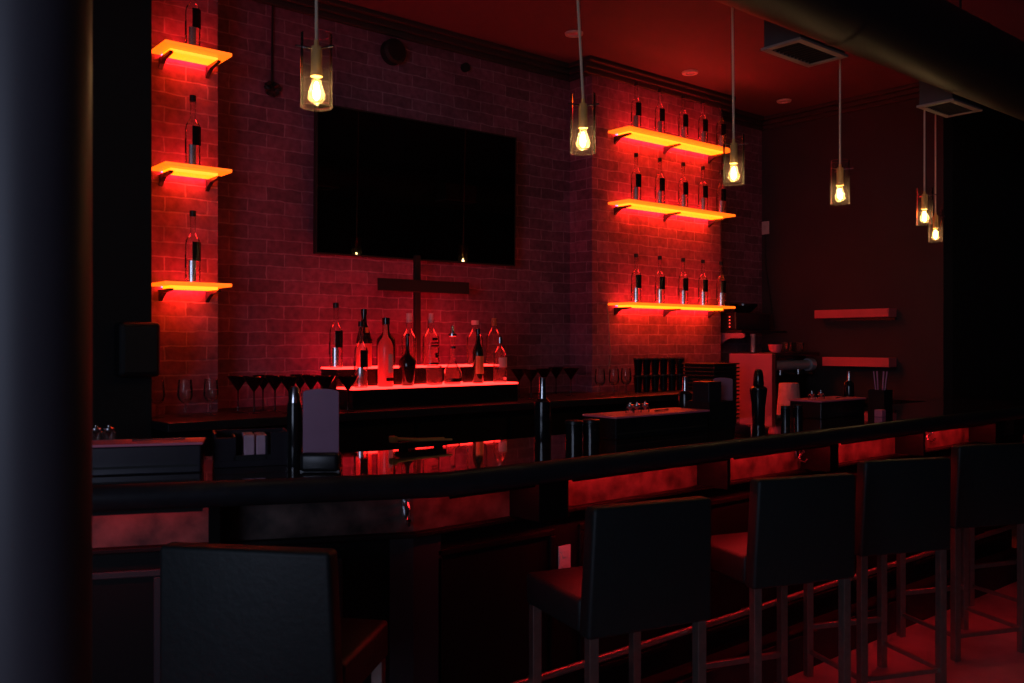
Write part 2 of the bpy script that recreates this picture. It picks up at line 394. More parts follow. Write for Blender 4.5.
BQ = [4.70, 4.95, 5.21, 5.44, 5.66]; sb = None
ordn = ('leftmost', 'second from left', 'middle one', 'second from right', 'rightmost')
for i, z in enumerate(RS):
    for k, q in enumerate(BQ):
        lab = 'clear bottle with black wrap and silver highlight strip, %s on the %s right-hand shelf' % (ordn[k], nm[i])
        g = 'bottles on the %s right-hand shelf' % nm[i]
        if sb is None: sb = shelf_bottle((q, 4.27, z), lab, g)
        else: dup(sb, (q, 4.27, z), 0, lab, g)
for i, z in enumerate(LS):
    dup(sb, (1.585, 4.27, z), R30, 'lone clear bottle with black wrap and silver highlight strip on the %s left-hand shelf' % nm[i], 'bottles on the left-hand shelves')

# ------------------------------------------------------------------ back counter and stepped display
ZC = 1.09
t = thing('back_counter', 'long dark counter along the brick wall carrying bottles and glasses', 'counter', (0, 0, 0))
obj('countertop', B(1.34, 5.03, 3.90, 4.375, ZC-.04, ZC, bev=.004), 'bartop2' if 'bartop2' in M else 'rail', t)
obj('countertop_rear', B(1.756, 4.37, 4.3755, PW-.005, ZC-.04, ZC), 'rail', t)
obj('cabinet_body', B(1.34, 5.0, 3.96, 4.375, 0, ZC-.04), 'barfront', t)
for k in range(5):
    q0 = 1.38+k*.635
    d = obj('door', B(q0, q0+.61, 3.94, 3.96, .12, ZC-.08, bev=.004), 'barfront', t)
    obj('handle', tube(nbm(), [(q0+.55, 3.925, .75), (q0+.55, 3.925, .9)], .006, 8), 'grey_metal', d)
t = thing('low_counter', 'low steel counter with the coffee machine right of the brick pier', 'counter', (0, 0, 0))
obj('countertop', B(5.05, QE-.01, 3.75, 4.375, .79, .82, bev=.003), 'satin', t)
obj('cabinet_body', B(5.07, QE-.03, 3.82, 4.375, .0, .79), 'barfront', t)

DQ0, DQ1 = 2.325, 3.43
t = thing('bottle_display', 'two-tier lit bottle step glowing red on the back counter', 'display stand', ((DQ0+DQ1)/2, 4.22, ZC))
w = (DQ1-DQ0)/2; zl = H-.240-ZC; zu = H-.138-ZC
obj('lower_case', B(-w, w, -.17, 0, 0, zl-.009, bev=.002), 'black_gloss', t)
obj('upper_case', B(-w, w, .0005, .17, 0, zu-.009, bev=.002), 'black_gloss', t)
obj('lower_tier', B(-w, w, -.172, -.001, zl-.009, zl), 'tier', t); obj('upper_tier', B(-w, w, -.004, .17, zu-.009, zu), 'tier', t)
obj('unseen_led_tape', B(-w+.03, w-.03, .171, .175, .20, zu-.02), 'tape', t)  # added out of sight behind the case to throw red up the wall
ZL, ZU = ZC+zl, ZC+zu; PL, PU = 4.13, 4.30
def qx(px, p): a, b = ray(px); return a/b*p
def hpx(px, dy, p): a, b = ray(px); return dy*(p/b)/F
def scaleprof(prof, h, r): return [(a*r, b*h) for a, b in prof]
grpL = 'bottles on the lower display tier'; grpU = 'bottles on the upper display tier'
dup(sb, (qx(336, PU), PU, ZU), R30*.6, 'black-wrapped bottle with silver highlight strip at the left end of the upper display tier', grpU)
dup(sb, (qx(361, PL), PL, ZL), R30*.6, 'clear bottle with black wrap and silver highlight strip at the left end of the lower display tier', grpL)
# upper: dark-necked bottle
bottle('liquor_bottle', 'pale red bottle with black neck and orange neck label on the upper tier', (qx(364, PU), PU, ZU),
       [(.040, 0), (.042, .01), (.042, .13), (.040, .15), (.030, .19), (.017, .23), (.013, .26), (.013, .30)], 'frost', (.285, .315, .017, .017), 'darkglass',
       ((.0435, -170, -10, .128, .150, 'darkglass'), (.0312, -110, -70, .165, .215, 'label_orange')), group=grpU)
obj('neck_wrap', lathe(nbm(), [(.0435, .128), (.041, .152), (.031, .191), (.018, .231), (.0142, .262), (.0142, .285)], 22), 'darkglass', bpy.data.objects['liquor_bottle'], True)
LIQ = [(.9, 0), (1, .02), (1, .56), (.95, .62), (.5, .72), (.36, .78), (.34, .96), (.40, .965), (.40, 1)]
def liq(name, label, px, p, z, dy, wpx, m, cap, capm, labels, grp):
    h = hpx(px, dy, p); r = hpx(px, wpx, p)/2
    return bottle(name, label, (qx(px, p), p, z), scaleprof(LIQ, h, r), m, (cap[0]*h, cap[1]*h, cap[2]*r, cap[3]*r) if cap else None, capm,
                  [(r*1.02, a0, a1, z0*h, z1*h, lm) for (a0, a1, z0, z1, lm) in labels], group=grp)
liq('liquor_bottle', 'round-shouldered black bottle standing behind the frosted bottle on the upper tier', 386, PU+.02, ZU, 44, 19, 'darkglass', (.94, 1.1, .42, .42), 'darkglass', (), grpU)
liq('liquor_bottle', 'clear bottle with a tall pale stopper behind the squat black bottle', 409, PU, ZU, 46, 15, 'clear', (.94, 1.14, .38, .38), 'label_white', (), grpU)
liq('liquor_bottle', 'clear bottle with black printing and pale stopper beside the T-shaped stand', 431, PU, ZU, 46, 17, 'clear', (.92, 1.13, .28, .28), 'label_white',
    ((-115, -78, .54, .60, 'black_gloss'), (-122, -72, .47, .50, 'black_gloss'), (-122, -72, .41, .44, 'black_gloss'), (-95, -72, .17, .27, 'black_gloss'), (-135, -60, .02, .06, 'black_gloss')), grpU)
liq('liquor_bottle', 'clear bottle with pale neck standing behind the yellow-labelled dark bottle', 475, PU, ZU, 44, 17, 'clear', (.9, 1.0, .45, .45), 'label_white', (), grpU)
liq('liquor_bottle', 'clear bottle with a tall reddish stopper at the right end of the upper tier', 494, PU, ZU, 45, 16, 'clear', (.85, 1.02, .33, .3), 'label_orange', (), grpU)
# lower
h = hpx(385, 62, PL); r = hpx(385, 15.5, PL)/2
bottle('liquor_bottle', 'frosted reddish bottle with white label and tapering neck, lower tier', (qx(385.5, PL), PL, ZL),
       scaleprof([(.95, 0), (1, .01), (1, .60), (.97, .66), (.72, .74), (.36, .80), (.30, .84), (.24, .98), (.2, 1.0), (0, 1)], h, r), 'frost', None, 'black',
       ((r*1.02, -100, -55, .22*h, .52*h, 'label_white'), (r*1.02, -115, -50, .09*h, .14*h, 'black_gloss')), group=grpL)
h = hpx(407.5, 51, PL); r = hpx(407.5, 17.5, PL)/2
bottle('liquor_bottle', 'squat round-bellied black bottle with a long thin neck on the lower tier', (qx(407.5, PL), PL, ZL),
       scaleprof([(.6, 0), (.7, .01), (.95, .32), (1, .42), (.92, .50), (.55, .58), (.30, .62), (.22, .68), (.20, .95), (.27, .96), (.27, 1)], h, r), 'darkglass', (.99*h, 1.02*h, .25*r, .2*r), 'darkglass', (), group=grpL)
# short square bottle
s = hpx(431, 13, PL)/2; hh = hpx(431, 19, PL)
t = thing('square_tumbler', 'short square clear glass on the lower tier right of the T-shaped stand', 'glass', (qx(431, PL), PL-.03, ZL))
b = nbm(); box(b, -s, s, -s*.8, s*.8, .001, hh, bev=.006); obj('glass_body', b, 'clear', t, True)
b = nbm(); box(b, -s*.85, s*.85, -s*.65, s*.65, .002, .014, bev=.003); obj('thick_base', b, 'clear', t)
h = hpx(452, 59, PL); r = hpx(452, 20.5, PL)/2
bottle('decanter', 'bell-shaped clear decanter with silver stopper on the lower tier', (qx(452.5, PL), PL, ZL),
       scaleprof([(.95, 0), (1, .02), (1, .10), (.93, .18), (.72, .26), (.42, .33), (.28, .42), (.26, .78), (.30, .80)], h, r), 'clear', (.85*h, .985*h, .24*r, .14*r), 'steel',
       ((r*1.01, -135, -45, .045*h, .095*h, 'black_gloss'), (r*.30, -150, -30, .60*h, .64*h, 'black_gloss')), group=grpL)
o = bpy.data.objects['decanter']; obj('stopper_ring', lathe(nbm(), [(.26*r, .80*h), (.42*r, .81*h), (.42*r, .85*h), (.2*r, .86*h)], 14), 'steel', o, True)
liq('wine_bottle', 'dark green bottle with a yellow label on the lower tier', 478, PL, ZL, 54, 11, 'greenglass', (.9, 1.0, .42, .42), 'darkglass', ((-150, -30, .17, .50, 'label_yellow'),), grpL)
h = hpx(500, 44, PL); r = hpx(500, 13.5, PL)/2
bottle('liquor_bottle', 'clear bottle with white square label at the right end of the lower tier', (qx(500, PL), PL, ZL),
       scaleprof([(.92, 0), (1, .02), (1, .60), (.8, .70), (.36, .78), (.30, .82), (.30, .90)], h, r), 'clear', (.88*h, 1.02*h, .38*r, .38*r), 'steel',
       ((r*1.02, -140, -48, .34*h, .56*h, 'label_white'), (r*1.02, -100, -60, .06*h, .12*h, 'label_white')), group=grpL)

# goblets and martini glasses on the back counter
def goblet(loc, label, grp):
    t = thing('goblet', label, 'glass', loc, 0, grp)
    obj('bowl', lathe(nbm(), [(.004, .062), (.018, .066), (.030, .080), (.036, .10), (.034, .13), (.030, .172), (.0285, .172), (.032, .13), (.034, .10), (.028, .082), (0, .070)], 22), 'goblet', t, True)
    obj('stem', lathe(nbm(), [(.006, .006), (.0045, .02), (.007, .032), (.0045, .042), (.006, .063)], 12), 'goblet', t, True)
    obj('foot', lathe(nbm(), [(0, 0), (.032, 0), (.033, .002), (.006, .007), (0, .007)], 22), 'goblet', t, True)
    return t
wn = ('left', 'middle', 'right'); g0 = None
for k, px in enumerate((157, 185, 211)):
    lab = 'clear stemmed goblet at the left end of the back counter, %s of three' % wn[k]
    loc = (qx(px, 4.22), 4.22, ZC)
    if g0 is None: g0 = goblet(loc, lab, 'goblets at the left end of the back counter')
    else: dup(g0, loc, 0, lab, 'goblets at the left end of the back counter')
for k, px in enumerate((600, 614, 626)):
    dup(g0, (qx(px, 4.12), 4.12, ZC), 0, 'clear stemmed goblet below the right brick pier, %s of three' % wn[k], 'goblets below the right brick pier')
def martini(loc, label, grp):
    t = thing('martini_glass', label, 'glass', loc, 0, grp)
    obj('bowl', lathe(nbm(), [(.004, .105), (.054, .178), (.0525, .178), (0, .109)], 24), 'smoke', t, True)
    obj('stem', lathe(nbm(), [(.005, .006), (.0035, .02), (.0035, .09), (.005, .105)], 10), 'smoke', t, True)
    obj('foot', lathe(nbm(), [(0, 0), (.034, 0), (.035, .002), (.005, .007), (0, .007)], 20), 'smoke', t, True)
    return t
ms = [(238, 4.30), (254, 4.16), (263, 4.34), (275, 4.22), (289, 4.08), (300, 4.30), (311, 4.16), (325, 4.03)]
words = ('leftmost', 'second from the left', 'third from the left', 'fourth from the left', 'fourth from the right', 'third from the right', 'second from the right', 'rightmost')
m0 = None
for k, (px, p) in enumerate(ms):
    lab = 'dark martini glass left of the lit bottle step, %s of eight' % words[k]
    if m0 is None: m0 = martini((qx(px, p), p, ZC), lab, 'martini glasses left of the bottle step')
    else: dup(m0, (qx(px, p), p, ZC), k*.4, lab, 'martini glasses left of the bottle step')
dup(m0, (qx(348, 3.955), 3.955, ZC), .3, 'dark martini glass in front of the left end of the lit bottle step')
for k, (px, p) in enumerate([(519, 4.28), (531, 4.12), (544, 4.25), (556, 4.42), (571, 4.22)]):
    dup(m0, (qx(px, p), p, ZC), k*.5, 'dark martini glass right of the lit bottle step, %s of five' % ordn[k].replace(' one', ''), 'martini glasses right of the bottle step')
# stacked black tumblers
tw = ('first', 'second', 'third', 'fourth', 'fifth', 'sixth'); b0 = None
for k, px in enumerate((638, 646.5, 655, 663.5, 672, 680)):
    for j in range(2):
        lab = 'black tumbler, %s one of the %s pair counted from the goblets' % (('lower', 'upper')[j], tw[k])
        loc = (qx(px, 4.2), 4.2, ZC+j*.118)
        if b0 is None:
            b0 = thing('black_tumbler', lab, 'glass', loc, 0, 'stacked black tumblers')
            obj('cup', lathe(nbm(), [(0, 0.0), (.022, 0), (.031, .108), (.029, .108), (.020, .006), (0, .006)], 20), 'black_gloss', b0, True)
            obj('rim_band', lathe(nbm(), [(.0305, .106), (.034, .108), (.034, .117), (.030, .1175), (.0285, .108)], 20), 'smoke_rim' if 'smoke_rim' in M else 'frieze', b0, True)
        else: dup(b0, loc, 0, lab, 'stacked black tumblers')

# stack of black trays on the low counter
tr = None
nth = 'first second third fourth fifth sixth seventh eighth ninth tenth eleventh twelfth thirteenth fourteenth fifteenth sixteenth seventeenth'.split()
bq, bp = 5.22, 4.03
for k in range(17):
    lab = 'black tray in the stack left of the steel machine, %s from the bottom' % nth[k]
    if k == 0: lab = 'bottommost black tray of the stack left of the steel machine panel'
    if k == 16: lab = 'topmost black tray of the stack left of the steel machine panel'
    loc = (bq, bp, .82+k*.0275)
    if tr is None:
        tr = tag(obj('black_tray', prism(nbm(), [(-.13, -.13), (.13, -.13), (.13, .13), (-.13, .13)], 0, .016, bev=.004), 'black_soft', loc=loc), lab, 'tray', 'stacked black trays')
        me = tr.data; bmx = nbm(); bmx.from_mesh(me); box(bmx, -.145, .145, -.145, .145, .016, .0265, bev=.003); bmx.to_mesh(me); bmx.free()
    else:
        c = tr.copy(); C.objects.link(c); c.location = loc; c['label'] = lab

# ------------------------------------------------------------------ coffee machine corner
MZ = .82
t = thing('coffee_machine', 'steel coffee machine with a tall side panel and horizontal cylinder on the low counter', 'coffee machine', (5.9, 4.0, MZ))
top = H-.095-MZ
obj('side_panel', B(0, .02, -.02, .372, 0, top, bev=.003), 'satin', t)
obj('body', B(.02, .66, .10, .372, 0, top-.02, bev=.006), 'black', t)
obj('front_edge', B(-.002, .022, -.05, -.021, 0, top, bev=.003), 'grey_metal', t)
obj('top_cover', B(.02, .66, -.02, .372, top-.02, top+.01, bev=.008), 'grey_metal', t)
b = nbm(); zc = H-.185-MZ; tube(b, [(.03, .03, zc), (.56, .03, zc)], .038, 24); obj('boiler_cylinder', b, 'brushed_light', t, True)
b = nbm(); tube(b, [(.56, .03, zc), (.62, .03, zc)], .052, 24); obj('end_cap', b, 'brushed_light', t, True)
obj('drip_tray', B(.03, .64, -.02, .10, 0, .06, bev=.004), 'grey_metal', t)
for k in range(2):
    x = .2+k*.25
    g = obj('group_head', lathe(nbm(), [(0, -.04), (.03, -.04), (.03, 0), (0, 0)], 18, x, .04, zc-.035), 'steel', t, True)
    obj('portafilter_handle', tube(nbm(), [(x, .02, zc-.06), (x, -.09, zc-.07)], [.010, .013], 10), 'black', g, True)
TZ = MZ+top+.01
t = thing('grinder', 'dark machine with two columns of small red lights on the coffee machine shelf', 'coffee grinder', (6.02, 4.42, 0))
# wall shelf over the machine
sz = H+.055
t['label'] = 'dark box with two columns of small red lights over the coffee machine'; t['category'] = 'machine'
t.location = (6.05, 4.43, sz+.035)
obj('housing', B(-.16, .30, -.13, .13, 0, .14, bev=.012), 'grey_metal', t)
obj('hopper', lathe(nbm(), [(0, .14), (.05, .14), (.11, .20), (.11, .215), (0, .215)], 20, .12, 0), 'black_gloss', t, True)
M['dot'] = emit('indicator', (1, .03, .02), 1.5)
for c in range(2):
    for r_ in range(4):
        obj('indicator_light', B(-.163, -.16, -.07+c*.10-.005, -.07+c*.10+.005, .022+r_*.026, .032+r_*.026), 'dot', t)
t = thing('bracket_shelf', 'dark shelf with a round-ended arm over the coffee machine beside the brick pier', 'shelf', (5.88, PW, sz))
obj('board', B(0, .62, -.36, 0, .015, .035, bev=.003), 'grey_metal', t)
b = nbm()
pts = [(0, .012), (-.36, .012), (-.385, 0), (-.385, -.018), (-.36, -.03), (-.24, -.03), (0, -.16)]
lo = [b.verts.new((0, y, z)) for y, z in pts]; hi = [b.verts.new((.02, y, z)) for y, z in pts]
b.faces.new(lo); b.faces.new(hi[::-1])
for j in range(len(pts)): b.faces.new((lo[j], hi[j], hi[(j+1) % 7], lo[(j+1) % 7]))
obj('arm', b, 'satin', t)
b = nbm(); lathe(b, [(0, 0), (.018, 0), (.018, .125), (.022, .13), (.022, .142), (0, .142)], 16)
# silver post between the machine and the shelf
tag(obj('steel_post', b, 'brushed_light', smooth=True, loc=(6.00, 4.22, TZ)), 'short upright steel cylinder standing on the coffee machine', 'canister')
def cup(name, label, loc, r, h, m, grp=None):
    t = thing(name, label, 'cup', loc, 0, grp)
    obj('cup_body', lathe(nbm(), [(0, 0), (r*.65, 0), (r*.9, h*.4), (r, h), (r*.93, h), (r*.8, h*.4), (r*.5, .006), (0, .006)], 18), m, t, True)
    b = nbm(); tube(b, [(r*.92, 0, h*.8), (r*1.45, 0, h*.75), (r*1.45, 0, h*.4), (r*.85, 0, h*.32)], .0045, 6); obj('cup_handle', b, m, t, True)
    return t
cup('coffee_cup', 'wide red cup on top of the coffee machine', (6.08, 4.07, TZ), .055, .062, 'lid')
for k, q in enumerate((6.22, 6.32, 6.43)):
    cup('glass_cup', 'small glass cup on the coffee machine, %s of three' % wn[k], (q, 4.08+.03*(k % 2), TZ), .036, .08, 'goblet', 'glass cups on the coffee machine')
# pale tub and steel pitcher
x, y, z = at_p(789, 383, 3.845)
t = thing('upturned_tub', 'pale upturned tub in front of the coffee machine', 'tub', (x, y, MZ))
obj('tub_body', lathe(nbm(), [(0, z-MZ), (.070, z-MZ), (.074, z-MZ-.01), (.095, .012), (.097, 0), (0, 0)], 28), 'paper', t, True)
obj('rim', lathe(nbm(), [(.0972, 0), (.103, 0), (.103, .014), (.0958, .014)], 28), 'paper', t, True)
# box shelves on the end wall
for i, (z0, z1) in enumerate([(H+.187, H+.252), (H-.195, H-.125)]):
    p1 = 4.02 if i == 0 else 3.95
    t = thing('wall_shelf', 'pale box shelf coloured as red-lit, %s of two on the dark end wall' % ('upper', 'lower')[i], 'shelf', (QE, 3.345, z0), 0, 'box shelves on the end wall')
    obj('shelf_board', B(-.12, 0, .05, p1-3.345, 0, z1-z0, bev=.002), 'redlit_shelf', t)
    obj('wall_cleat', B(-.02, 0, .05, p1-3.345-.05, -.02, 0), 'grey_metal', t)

# ------------------------------------------------------------------ the bar
BZ = 1.07; BO = 2.05; BI = 2.62; BD = .57
Bn = (1.473, BO); U = Vector((.8993, -.4373)); Nn = Vector((.4373, .8993))
def off(s, d):   # along the angled section: s metres left of the bend, d behind the front edge
    return (Bn[0]-U.x*s+Nn.x*d, Bn[1]-U.y*s+Nn.y*d)
def bend(d):     # mitre point at offset d
    k = math.tan(math.atan2(.4373, .8993)/2)
    return (Bn[0]+d*k, BO+d)
QB = 6.0
t_bar = thing('bar_counter', 'long black bar with a glossy dark top and rounded front rail bending at the left', 'bar', (0, 0, 0))
def strip_poly(d0, d1, qe=QB, s=2.0):
    return [off(s, d0), bend(d0), (qe, BO+d0), (qe, BO+d1), bend(d1), off(s, d1)]
obj('bar_top', prism(nbm(), strip_poly(.03, BD), BZ-.035, BZ), 'bartop', t_bar)
a = off(2.0, .035); c = bend(.035)
b = nbm(); tube(b, [(a[0], a[1], BZ-.036), (c[0], c[1], BZ-.036), (QB, BO+.035, BZ-.036)], .036, 20); obj('front_rail', b, 'rail', t_bar, True)
obj('top_return', B(5.55, QB, BI+.001, 3.3, BZ-.035, BZ), 'bartop', t_bar)
obj('under_board', prism(nbm(), strip_poly(.16, BD-.02), BZ-.075, BZ-.0355), 'barfront', t_bar)
obj('frieze', prism(nbm(), strip_poly(.25, .275), .86, BZ-.0755), 'frieze', t_bar)
obj('front_wall', prism(nbm(), strip_poly(.262, .40), .0, .8595), 'barfront', t_bar)
obj('return_wall', B(5.60, 5.95, BI+.002, 3.25, 0, BZ-.0355), 'barfront', t_bar)
obj('frieze_ledge', prism(nbm(), strip_poly(.225, .2615), .845, .8595, bev=.003), 'barfront', t_bar)
obj('inner_wall', prism(nbm(), strip_poly(.40, .44), 0, BZ-.0755), 'barfront', t_bar)
obj('foot_step', prism(nbm(), [off(2.0, .15), bend(.15), (QB, BO+.15), (QB, BO+.2615), bend(.2615), off(2.0, .2615)], 0, .155, bev=.004), 'rail', t_bar)
# raised panel mouldings on the front
def moulding(o0, o1, z0, z1, name='panel_moulding'):
    d = (Vector(o1)-Vector(o0)); L = d.length; ang = math.atan2(d.y, d.x)
    mt = Matrix.Translation((o0[0], o0[1], 0)) @ Matrix.Rotation(ang, 4, 'Z')
    b = nbm(); T = .022
    for (x0, x1, a0, a1) in ((0, L, z0, z0+T), (0, L, z1-T, z1), (0, T, z0+T, z1-T), (L-T, L, z0+T, z1-T)):
        box(b, x0, x1, -.012, 0, a0, a1, bev=.004, mtx=mt)
    obj(name, b, 'barcorner' if o1[0] < 1.6 else 'barfront', t_bar)
for s0 in (.27, .78, 1.29): moulding(off(s0+.42, .262), off(s0, .262), .24, .79)
for k in range(7): moulding((1.62+k*.62, BO+.262), (1.62+k*.62+.5, BO+.262), .24, .79)
# bend post
k0 = bend(.262)
obj('corner_board', prism(nbm(), [off(.13, .25), bend(.25), (k0[0]+.10, BO+.25), (k0[0]+.10, BO+.2615), bend(.2615), off(.13, .2615)], .156, .845), 'barcorner', t_bar)
# LED strips under the overhang
def strip(p0, p1, m):
    p0 = Vector(p0); p1 = Vector(p1); d = p1-p0; L = d.length
    mt = Matrix.Translation((p0.x, p0.y, 0)) @ Matrix.Rotation(math.atan2(d.y, d.x), 4, 'Z')
    bl = nbm(); zt = BZ-.0755
    box(bl, 0, L, -.008, .008, zt-.012, zt, mtx=mt)
    s = obj('led_strip', bl, m, t_bar)
    bl = nbm(); box(bl, -.005, L+.005, -.03, -.022, zt-.016, zt, mtx=mt)
    obj('light_channel', bl, 'barfront', t_bar)
d_ = .12
strip((2.06, BO+d_), (2.87, BO+d_), 'strip'); strip((2.93, BO+d_), (3.61, BO+d_), 'strip')
strip((3.72, BO+d_), (4.48, BO+d_), 'strip'); strip((4.54, BO+d_), (5.33, BO+d_), 'strip')
strip((1.56, BO+d_), (1.88, BO+d_), 'strip_dim'); strip(off(1.85, d_), off(.66, d_), 'strip_dim')
def corbel(q0, q1):
    zt = BZ-.0755
    obj('corbel', B(q0, q1, BO+.10, BO+.2495, .862, zt, bev=.002), 'corbel', t_bar)
for q0, q1 in ((1.91, 2.04), (2.89, 2.91), (3.63, 3.70), (4.50, 4.52), (5.36, 5.48)): corbel(q0, q1)
c0 = off(.64, .10); c1 = off(.61, .10); c2 = off(.61, .2495); c3 = off(.64, .2495)
obj('corbel', prism(nbm(), [c0, c1, c2, c3], .862, BZ-.0755), 'corbel', t_bar)
# hooks
def hook(px, py, label):
    a, b_ = ray(px)
    x, y, z = at_p(px, py, BO+.245)
    t = thing('purse_hook', label, 'hook', (x, BO+.25, z), 0, 'purse hooks under the bar top')
    obj('back_plate', B(-.012, .012, -.004, 0, -.025, .035, bev=.002), 'steel', t)
    b = nbm(); tube(b, [(0, -.004, .02), (0, -.03, .022), (0, -.035, .005), (0, -.01, -.02), (0, -.015, -.035), (0, -.04, -.042), (0, -.055, -.025)], .005, 8); obj('hook_prong', b, 'steel', t, True)
    return t
hook(798, 452, 'shiny purse hook on the lit bar front behind the second right-hand stool')
hook(926, 433, 'shiny purse hook on the lit bar front nearest the far end')
h_ = hook(409, 521, 'shiny curled purse hook on the bar front at the bend'); 
v = off(.08, .25); 
h_.location = (v[0], v[1], .93); h_.rotation_euler = (0, 0, -.4)
for k in range(0): pass
# foot rail
b = nbm(); a = off(2.0, .16); c = bend(.16)
tube(b, [(a[0], a[1], .335), (c[0], c[1], .335), (QB, BO+.16, .335)], .013, 12)
fr = obj('foot_rail', b, 'leg', t_bar, True)
for q in (2.0, 3.2, 4.4, 5.6):
    b = nbm(); tube(b, [(q, BO+.16, .335), (q, BO+.255, .30)], .009, 8); obj('rail_bracket', b, 'leg', fr, True)
x, y, z = at_p(572, 559, BO+.262)
t = thing('wall_outlet', 'small pale power outlet on the dark bar front', 'outlet', (2.17, BO+.262, z))
obj('cover_plate', B(-.028, .028, -.006, 0, -.055, .055, bev=.002), 'pinkwhite', t)
for s in (-.025, .025): obj('socket', B(-.014, .014, -.008, -.006, s-.012, s+.012, bev=.002), 'pale', t)

# ------------------------------------------------------------------ things on the bar
def station(loc, rz, w, d, label, items):
    t = thing('garnish_box', label, 'garnish box', loc, rz, 'lidded boxes on the bar')
    hgt = .087
    obj('box_body', B(0, w, 0, d, 0, hgt-.008, bev=.004), 'black', t)
    obj('lid', B(-.006, w+.006, -.006, d+.006, hgt-.008, hgt, bev=.002), 'lid', t)
    obj('seam_strip', B(.01, w-.01, -.003, 0, .018, .024), 'black_soft', t)
    return t
# angled-section box
a = at_z(201, 472.5, BZ); e = at_z(90, 476.5, BZ)
ang = math.atan2(a[1]-e[1], a[0]-e[0])
w = .50
station((a[0]-w*math.cos(ang), a[1]-w*math.sin(ang), BZ), ang, w, .12, 'black box with a red lid at the left end of the bar', 0)
bpy.data.objects['garnish_box'].children[0].data.materials[0] = M['grey_metal']
station((2.47, 2.345, BZ), 0, .55, .17, 'long black box with a red lid in the middle of the bar', 0)
station((3.88, 2.345, BZ), 0, .40, .17, 'shorter black box with a red lid toward the far end of the bar', 0)
def jar(loc, label, r=.018, h=.028, grp=None):
    t = thing('glass_jar', label, 'jar', loc, 0, grp)
    obj('jar_body', lathe(nbm(), [(0, 0), (r, 0), (r*1.05, h*.7), (r*.8, h*.8), (r*.8, h), (r*.7, h), (0, .004)], 16), 'goblet', t, True)
    obj('jar_lid', lathe(nbm(), [(0, h), (r*.85, h), (r*.85, h+.005), (r*.3, h+.008), (r*.3, h+.014), (0, h+.014)], 16), 'steel', t, True)
LZ = BZ+.087
for (px, py, lab) in ((630, 408.5, 'left of three'), (637, 408, 'middle of three'), (645, 408, 'right of three')):
    jar((qx(px, 2.43), 2.43, LZ), 'tiny glass jar with steel lid on the middle garnish box, %s' % lab, grp='jars on the middle garnish box')
for (px, py, lab) in ((812, 395.5, 'left of two'), (821, 395.5, 'right of two')):
    jar((qx(px, 2.44), 2.44, LZ), 'tiny glass jar with steel lid on the far garnish box, %s' % lab, grp='jars on the far garnish box')
for (px, py, lab) in ((96, 439.5, 'left of two'), (109, 439.3, 'right of two')):
    x, y, z = at_z(px, py, LZ); jar((x, y, LZ), 'tiny glass jar with steel lid on the left garnish box, %s' % lab, grp='jars on the left garnish box')
def spoonset(px0, py0, px1, py1, lab):
    a = at_z(px0, py0, LZ+.004); e = at_z(px1, py1, LZ+.004)
    b = nbm(); tube(b, [(a[0], a[1], LZ+.004), ((a[0]+e[0])/2, (a[1]+e[1])/2, LZ+.005), (e[0], e[1], LZ+.004)], [.004, .002, .004], 8)
    tag(obj('bar_spoon', b, 'steel', smooth=True), lab, 'spoon')
spoonset(655, 411, 668, 409.5, 'thin steel bar spoon lying on the middle garnish box')
spoonset(132, 440.5, 185, 438.5, 'long thin steel bar spoon lying on the left garnish box')
spoonset(836, 398, 846, 396.7, 'short steel spoon lying on the far garnish box')

# napkin caddy on the angled section
a = at_z(214, 468.5, BZ); e = at_z(289, 465, BZ)
ang = math.atan2(e[1]-a[1], e[0]-a[0]); w = math.hypot(e[0]-a[0], e[1]-a[1])
t = thing('napkin_caddy', 'black napkin caddy with open bays next to the pale rounded menu board', 'caddy', (a[0], a[1], BZ), ang)
b = nbm(); T = .006; d = .13; hh = .10
box(b, 0, w, 0, d, 0, .02, bev=.002); box(b, 0, w, d-T, d, .02, hh)
for x in (0, .055, w*.68, w-T): box(b, x, x+T, 0, d-T, .02, hh if x in (0, w-T) else hh-.01)
box(b, 0, .055, 0, T, .02, hh-.012); box(b, w*.75, w, 0, T, .02, hh)
obj('caddy_frame', b, 'grey_metal', t)
obj('front_lip', B(.055, w*.75, 0, T, .02, .035), 'black', t)
tag(obj('napkin_stack', B(.085, .115, .015, .11, 0, .072, bev=.003), 'paper', loc=(0, 0, 0)), 'left upright stack of pale napkins in the black caddy', 'napkins')
tag(obj('napkin_stack', B(.120, .152, .015, .11, 0, .070, bev=.003), 'paper', loc=(0, 0, 0)), 'right upright stack of pale napkins in the black caddy', 'napkins')
for o in list(bpy.data.objects):
    if o.name.startswith('napkin_stack'):
        o.location = (a[0], a[1], BZ+.021); o.rotation_euler = (0, 0, ang)
# slim canister with chrome tip
x, y, z = at_z(294.5, 466, BZ)
t = thing('slim_shaker', 'slim black cylinder with a chrome tip left of the pale menu board', 'shaker', (x, y, BZ))
h = .236
obj('body', lathe(nbm(), [(0, 0), (.021, 0), (.022, .004), (.022, h*.72), (.019, h*.80), (0, h*.8)], 22), 'black_gloss', t, True)
obj('chrome_tip', lathe(nbm(), [(.0185, h*.80), (.017, h*.86), (.014, h*.96), (.010, h), (0, h)], 22), 'steel', t, True)
